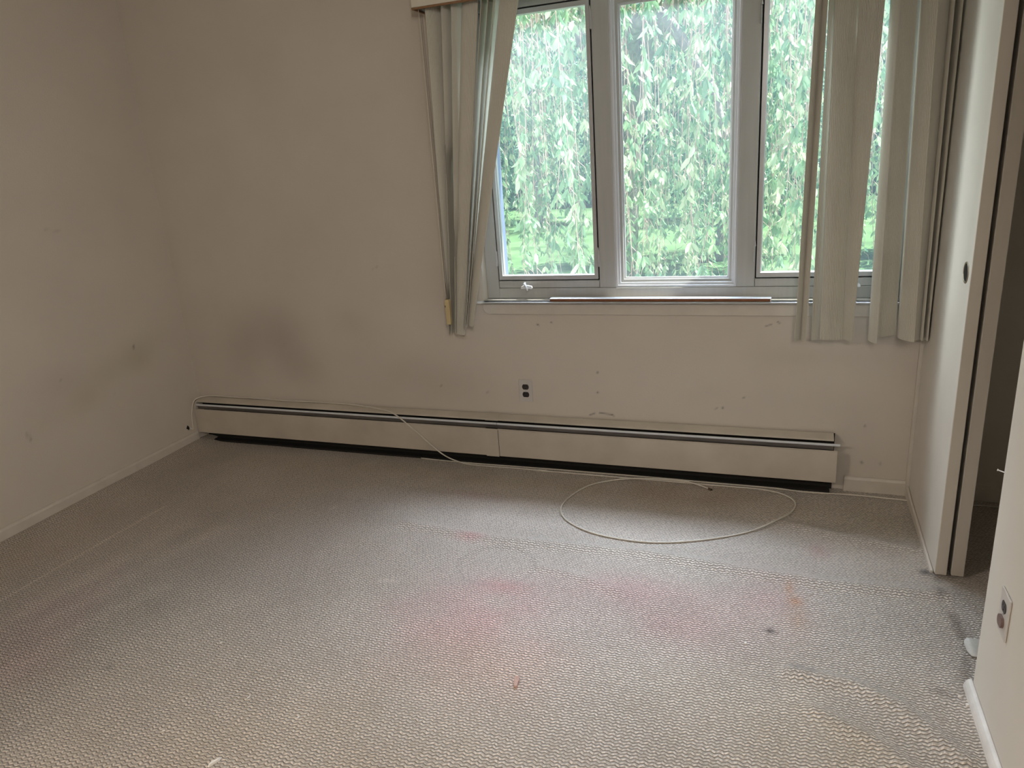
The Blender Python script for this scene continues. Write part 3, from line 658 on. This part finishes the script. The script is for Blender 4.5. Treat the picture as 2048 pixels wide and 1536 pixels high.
# pink wood chip
x, y = -.684, 1.622; z = fz(x, y)+.001
ch = MB().prism([(-.005,.002),(.002,.0),(.0045,.014),(.0065,.016),(.0068,.030),(-.002,.031),(-.0045,.018)], 'z', 0, .0065).build('wood_chip', M_chip, bevel=.0006)
ch.location = (x, y-.014, z); ch.rotation_euler = (0, 0, .35); ch.scale = (1.35, 1.45, 1.2)
tag(ch, 'small pinkish notched chip of wood lying on the carpet near the bottom centre', 'wood chip')
def scrap(name, x, y, r, label, cat, m=M_scrap, long=1.0, rot=0., group=None):
    b = MB(); rs = random.Random(int(abs(x)*1e4+abs(y)*100)); n = 7
    top = [(math.cos(2*math.pi*k/n)*r*long*rs.uniform(.6, 1.1), math.sin(2*math.pi*k/n)*r*rs.uniform(.6, 1.1)) for k in range(n)]
    v = [(a, c, 0) for a, c in top]+[(a*.7, c*.7, r*.7) for a, c in top]
    b.add(v, [(k, (k+1)%n, n+(k+1)%n, n+k) for k in range(n)]+[tuple(range(n))[::-1], tuple(range(n, 2*n))])
    o = b.build(name, m); o.location = (x, y, fz(x, y)+.001); o.rotation_euler = (0, 0, rot)
    return tag(o, label, cat, group)
scrap('plaster_crumb', -.062, 1.98, .0065, 'round white crumb on the carpet right of the pink stain', 'crumb')
scrap('plaster_crumb', .510, 1.865, .006, 'white crumb lying against the quarter round beside the near right wall', 'crumb')
scrap('plaster_crumb', .497, 1.895, .004, 'tiny pale crumb just behind the one by the near right baseboard', 'crumb', long=1.8)
scrap('paper_scrap', -1.372, 1.128, .008, 'white torn scrap on the carpet at the bottom edge of the view', 'scrap', long=2.6, rot=1.2)
F_ = [(-1.72,1.55,.0035,2.6,.9,'pale lint sliver on the left half of the carpet, the farthest from the bottom edge'),(-1.45,1.36,.003,3,1.4,'upright pale lint sliver on the carpet, left of the pink wood chip'),
      (-1.25,1.33,.003,3,1.3,'thin pale lint sliver on the carpet, nearest on the left to the pink wood chip'),(-2.05,1.08,.003,1.5,.9,'tiny pale lint speck near the lower left corner of the view'),
      (-1.6,1.18,.003,2,.3,'tiny pale lint sliver just left of the torn white scrap')]
for k, (x, y, r, lg, ro, lb) in enumerate(F_):
    scrap('lint_fibre', x, y, r, lb, 'lint', long=lg, rot=ro, group='pale lint on the carpet')

# added housings for the fill lights, unseen above and behind the view
for lx, lb in ((.29, 'long white housing added for a fill light, unseen over the near right wall'), (-2.7, 'long white housing added for a fill light, unseen toward the left wall')):
    lm = empty('added_lamp', (lx, -.55, 2.44)); tag(lm, lb, 'lamp', 'added fill lamps')
    MB().box(lx-.19, lx+.19, -1.08, -.02, 2.392, 2.4395).build('added_lamp_base', M_white, lm, bevel=.008)

# ------------------------------------------------------------------ outdoors
def instance_mesh(name, base_v, base_f, P, X, Y, Z, sc, tint, m, parent=None):
    """many leaves in one mesh: P centres, X,Y,Z axes, sc scale"""
    n = len(P); bv = np.array(base_v, float); k = len(bv)
    V = P[:, None, :] + sc[:, None, None]*(bv[None, :, 0:1]*X[:, None, :]+bv[None, :, 1:2]*Y[:, None, :]+bv[None, :, 2:3]*Z[:, None, :])
    V = V.reshape(-1, 3)
    if parent: V = V-np.array(parent.location)
    bf = np.array(base_f); F = (bf[None]+(np.arange(n)*k)[:, None, None]).reshape(-1, bf.shape[1])
    me = bpy.data.meshes.new(name); me.vertices.add(len(V)); me.vertices.foreach_set('co', V.ravel())
    q_ = bf.shape[1]; me.loops.add(F.size); me.loops.foreach_set('vertex_index', F.ravel().astype(np.int32))
    me.polygons.add(len(F)); me.polygons.foreach_set('loop_start', np.arange(0, F.size, q_, dtype=np.int32)); me.polygons.foreach_set('loop_total', np.full(len(F), q_, np.int32))
    me.update()
    me.polygons.foreach_set('use_smooth', [True]*len(F))
    a = me.attributes.new('tint', 'FLOAT', 'POINT'); a.data.foreach_set('value', np.repeat(tint, k).astype(np.float32))
    return link(name, me, m, parent)
# leaf: pointed ellipse folded along the midrib, long axis +x (length 1), width .36
LB = [(0,0,0),(.22,.13,.03),(.22,0,0),(.22,-.13,.03),(.55,.17,.03),(.55,0,-.03),(.55,-.17,.03),(.82,.09,-.02),(.82,0,-.07),(.82,-.09,-.02),(1,0,-.14),(1,0,-.14)]
LF = [(0,2,1,1),(0,3,2,2),(1,2,5,4),(2,3,6,5),(4,5,8,7),(5,6,9,8),(7,8,10,10),(8,9,10,10)]
LF = [(0,2,1,0),]  # replaced below with a clean quad set
LB = [(0,0,0),(.30,.15,.03),(.34,0,0),(.30,-.15,.03),(.66,.15,.01),(.68,0,-.04),(.66,-.15,.01),(1,0,-.13)]
LF3 = [(0,2,1),(0,3,2),(1,2,4),(2,5,4),(2,3,5),(3,6,5),(4,5,7),(5,6,7)]
def frames(dirs, rs):
    X = dirs/np.linalg.norm(dirs, axis=1)[:, None]; r = rs.randn(len(X), 3); Y = np.cross(r, X); Y /= np.linalg.norm(Y, axis=1)[:, None]
    return X, Y, np.cross(X, Y)

cherry = empty('weeping_cherry_tree', (-1.6, 8.2, -.9))
tag(cherry, 'weeping cherry tree with long hanging leafy twigs filling the view outside the window', 'tree')
trunk = MB().tube(catmull([(-1.7,8.4,-1.0),(-1.75,8.35,.3),(-1.65,8.2,1.5),(-1.5,8.0,2.3)], 6), [.20-.003*k for k in range(19)], 12)
trunk.build('trunk', M_bark, cherry, smooth=True)
limbs = [[(-1.5,8.0,2.2),(-1.45,7.5,2.45),(-1.30,7.1,2.55),(-1.10,7.0,2.58),(-.93,7.0,2.38),(-.78,7.0,2.15),(-.62,6.9,1.9),(-.5,6.8,1.5)],
         [(-1.6,8.1,2.0),(-1.75,7.4,2.6),(-1.9,6.2,3.2),(-1.7,5.0,3.4),(-1.3,4.4,3.1)],
         [(-1.5,8.0,2.2),(-.9,7.6,3.0),(-.2,6.8,3.5),(.4,5.6,3.6),(.6,4.8,3.2)],
         [(-1.5,8.0,2.2),(-1.0,8.6,3.1),(.2,9.0,3.6),(1.4,8.6,3.4)],
         [(-1.6,8.1,2.1),(-2.6,8.0,3.0),(-3.8,7.4,3.4),(-4.6,6.6,3.1)],
         [(-1.5,8.0,2.2),(-.8,6.6,3.6),(-.6,5.2,3.8),(-.5,4.4,3.4)]]
for l in limbs:
    pts = catmull(l, 6); MB().tube(pts, [.085*(1-.75*k/len(pts)) for k in range(len(pts))], 9).build('limb', M_bark, cherry, smooth=True)
tw = MB(); LP, LD, LS, LT = [], [], [], []
def strand(x, y, ztop, zbot, scale, k_, rs, leafgap, thick):
    n = max(4, int((ztop-zbot)/.28)); ph = rs.rand()*6; amp = .05+.10*rs.rand(); lean = rs.randn()*.05
    pts = []
    for i in range(n+1):
        t = i/n; pts.append((x+lean*t*2+amp*math.sin(ph+t*4.2)*t, y+amp*.6*math.cos(ph*1.3+t*3.7)*t, ztop+(zbot-ztop)*t))
    tw.tube(pts, [thick*(1-.6*i/n) for i in range(n+1)], 4, cap=False)
    P_ = np.array(pts); L_ = ztop-zbot; m_ = max(2, int(L_/(leafgap*4.2)))
    for j in range(m_+1):
        t = min(.999, (j+.8*rs.rand())/m_) if j < m_ else .995
        f_ = t*n; i = min(int(f_), n-1); p = P_[i]*(1-(f_-i))+P_[i+1]*(f_-i)
        if rs.rand() < .55:      # short side twig carrying the cluster
            a = rs.rand()*6.283; ln = scale*(.5+1.3*rs.rand()); q = p+np.array([math.cos(a)*ln*.6, math.sin(a)*ln*.6, -ln])
            tw.tube([p, (p+q)/2+np.array([math.cos(a)*ln*.15, math.sin(a)*ln*.15, ln*.08]), q], [thick*.5, thick*.4, thick*.3], 3, cap=False); p = q
        bright = rs.rand()
        for l in range(rs.randint(3, 8)):
            a = rs.rand()*6.283; sp = .18+.75*rs.rand()**1.3
            LP.append(p+np.array([0, 0, scale*.5*(rs.rand()-.3)])); LD.append((math.cos(a)*sp, math.sin(a)*sp, -1+.25*rs.rand())); LS.append(scale*(.65+.6*rs.rand()))
            LT.append(min(1, max(0, k_+.6*(bright-.5)+.3*(rs.rand()-.5)+(.3 if rs.rand() < .1 else 0))))
rs = np.random.RandomState(5)
for i in range(62):      # nearest curtain, a metre or so beyond the panes
    x = (-3.4+2.5*rs.rand()) if rs.rand() < .72 else -.9+2.9*rs.rand(); y = 4.6+1.2*rs.rand()
    strand(x, y, 3.3+.5*rs.rand(), .35+1.2*rs.rand()**1.3, .088, .55, rs, .026, .0036)
for i in range(175):
    x = -4.6+7.0*rs.rand(); y = 5.8+1.8*rs.rand()
    strand(x, y, 3.6+.5*rs.rand(), -.2+1.5*rs.rand(), .064, .50, rs, .025, .0046)
for i in range(290):
    x = -6.0+9.0*rs.rand(); y = 7.5+2.6*rs.rand()
    strand(x, y, 3.9+.6*rs.rand(), (-.4 if x > -2.2 else .6)+1.5*rs.rand(), .075, .42, rs, .028, .0055)
for i in range(45):      # thicker veil low on the right-hand side
    x = -.9+2.6*rs.rand(); y = 5.2+1.6*rs.rand()
    strand(x, y, 2.2+.6*rs.rand(), .0+.4*rs.rand(), .08, .6, rs, .028, .0036)
tw.build('twigs', M_twig, cherry, smooth=True)
X_, Y_, Z_ = frames(np.array(LD), rs)
instance_mesh('foliage', LB, LF3, np.array(LP), X_, Y_, Z_, np.array(LS), np.array(LT), M_leaf, cherry)

# trees beyond the lawn
def bushy(name, cx, cy, gz, h, r, label, seed, n=9000, leaf=.17, k_=.45, m=M_leaf2):
    rs = np.random.RandomState(seed); t = empty(name, (cx, cy, gz)); tag(t, label, 'tree', 'trees beyond the lawn')
    MB().tube(catmull([(cx,cy,gz),(cx+.1,cy,gz+h*.3),(cx-.05,cy,gz+h*.75)], 5), [.22-.015*i for i in range(11)], 9).build('trunk', M_bark, t, smooth=True)
    cl = rs.randn(60, 3); cl /= np.linalg.norm(cl, axis=1)[:, None]; cl *= (.45+.55*rs.rand(60)**.5)[:, None]
    ci = rs.randint(0, 60, n); P = cl[ci]+rs.randn(n, 3)*.13
    P = P*np.array([r, r*.8, h*.46])+np.array([cx, cy, gz+h*.54])
    D = rs.randn(n, 3); D[:, 2] -= .6; X, Y, Z = frames(D, rs)
    instance_mesh('foliage', LB, LF3, P, X, Y, Z, leaf*(.7+.6*rs.rand(n)), np.clip(k_+.5*(rs.rand(n)-.5), 0, 1), m, t)
GZ = -1.0
bushy('leafy_tree', -8.4, 25.5, GZ, 9.5, 3.1, 'bushy green tree far beyond the lawn, glimpsed through the left pane', 1, 11000, .2)
bushy('leafy_tree', -.2, 25.5, GZ, 9.0, 2.9, 'bushy green tree far beyond the lawn, hidden behind the centre twigs', 2, 10000, .2)
bushy('leafy_tree', -1.2, 16, GZ, 7.2, 2.3, 'dense green tree standing closest to the hanging twigs, behind the centre pane', 3, 12000, .15, .5)
bushy('leafy_tree', 4.6, 16.5, GZ, 7.0, 2.1, 'bushy green tree beyond the lawn, glimpsed at the far right pane', 4, 9000, .16)
bushy('leafy_tree', -17.0, 26, GZ, 9.0, 3.1, 'bushy green tree beyond the lawn at the far left', 6, 5000, .2)
hg = empty('tall_hedge', (-4, 34, GZ)); tag(hg, 'tall blue-green hedge closing off the far end of the lawn', 'hedge')
rs = np.random.RandomState(9); n_ = 26000; P = rs.rand(n_, 3)*np.array([46, 2.2, 8.5])+np.array([-27, 33, GZ]); P[:, 2] += .5*np.sin(P[:, 0]*1.1)
D = rs.randn(n_, 3); D[:, 2] -= .5; X, Y, Z = frames(D, rs)
MB().box(-27, 19, 33.9, 34.6, GZ, GZ+8).build('inner_branches', M_leaf2, hg)
instance_mesh('foliage', LB, LF3, P, X, Y, Z, .42*(.7+.6*rs.rand(n_)), np.clip(.4+.5*(rs.rand(n_)-.5), 0, 1), M_leaf2, hg)
gr = grid('lawn', (-30, 3.3, GZ), (50, 0, 0), (0, 40, 0), 50, 50, M_lawn, lambda x, y: .15*vnoise(x+30, y, .3, 8)-.0*x, None, None)
tag(gr, 'sunlit green lawn behind the hanging twigs outside the window', 'lawn', None, 'structure')
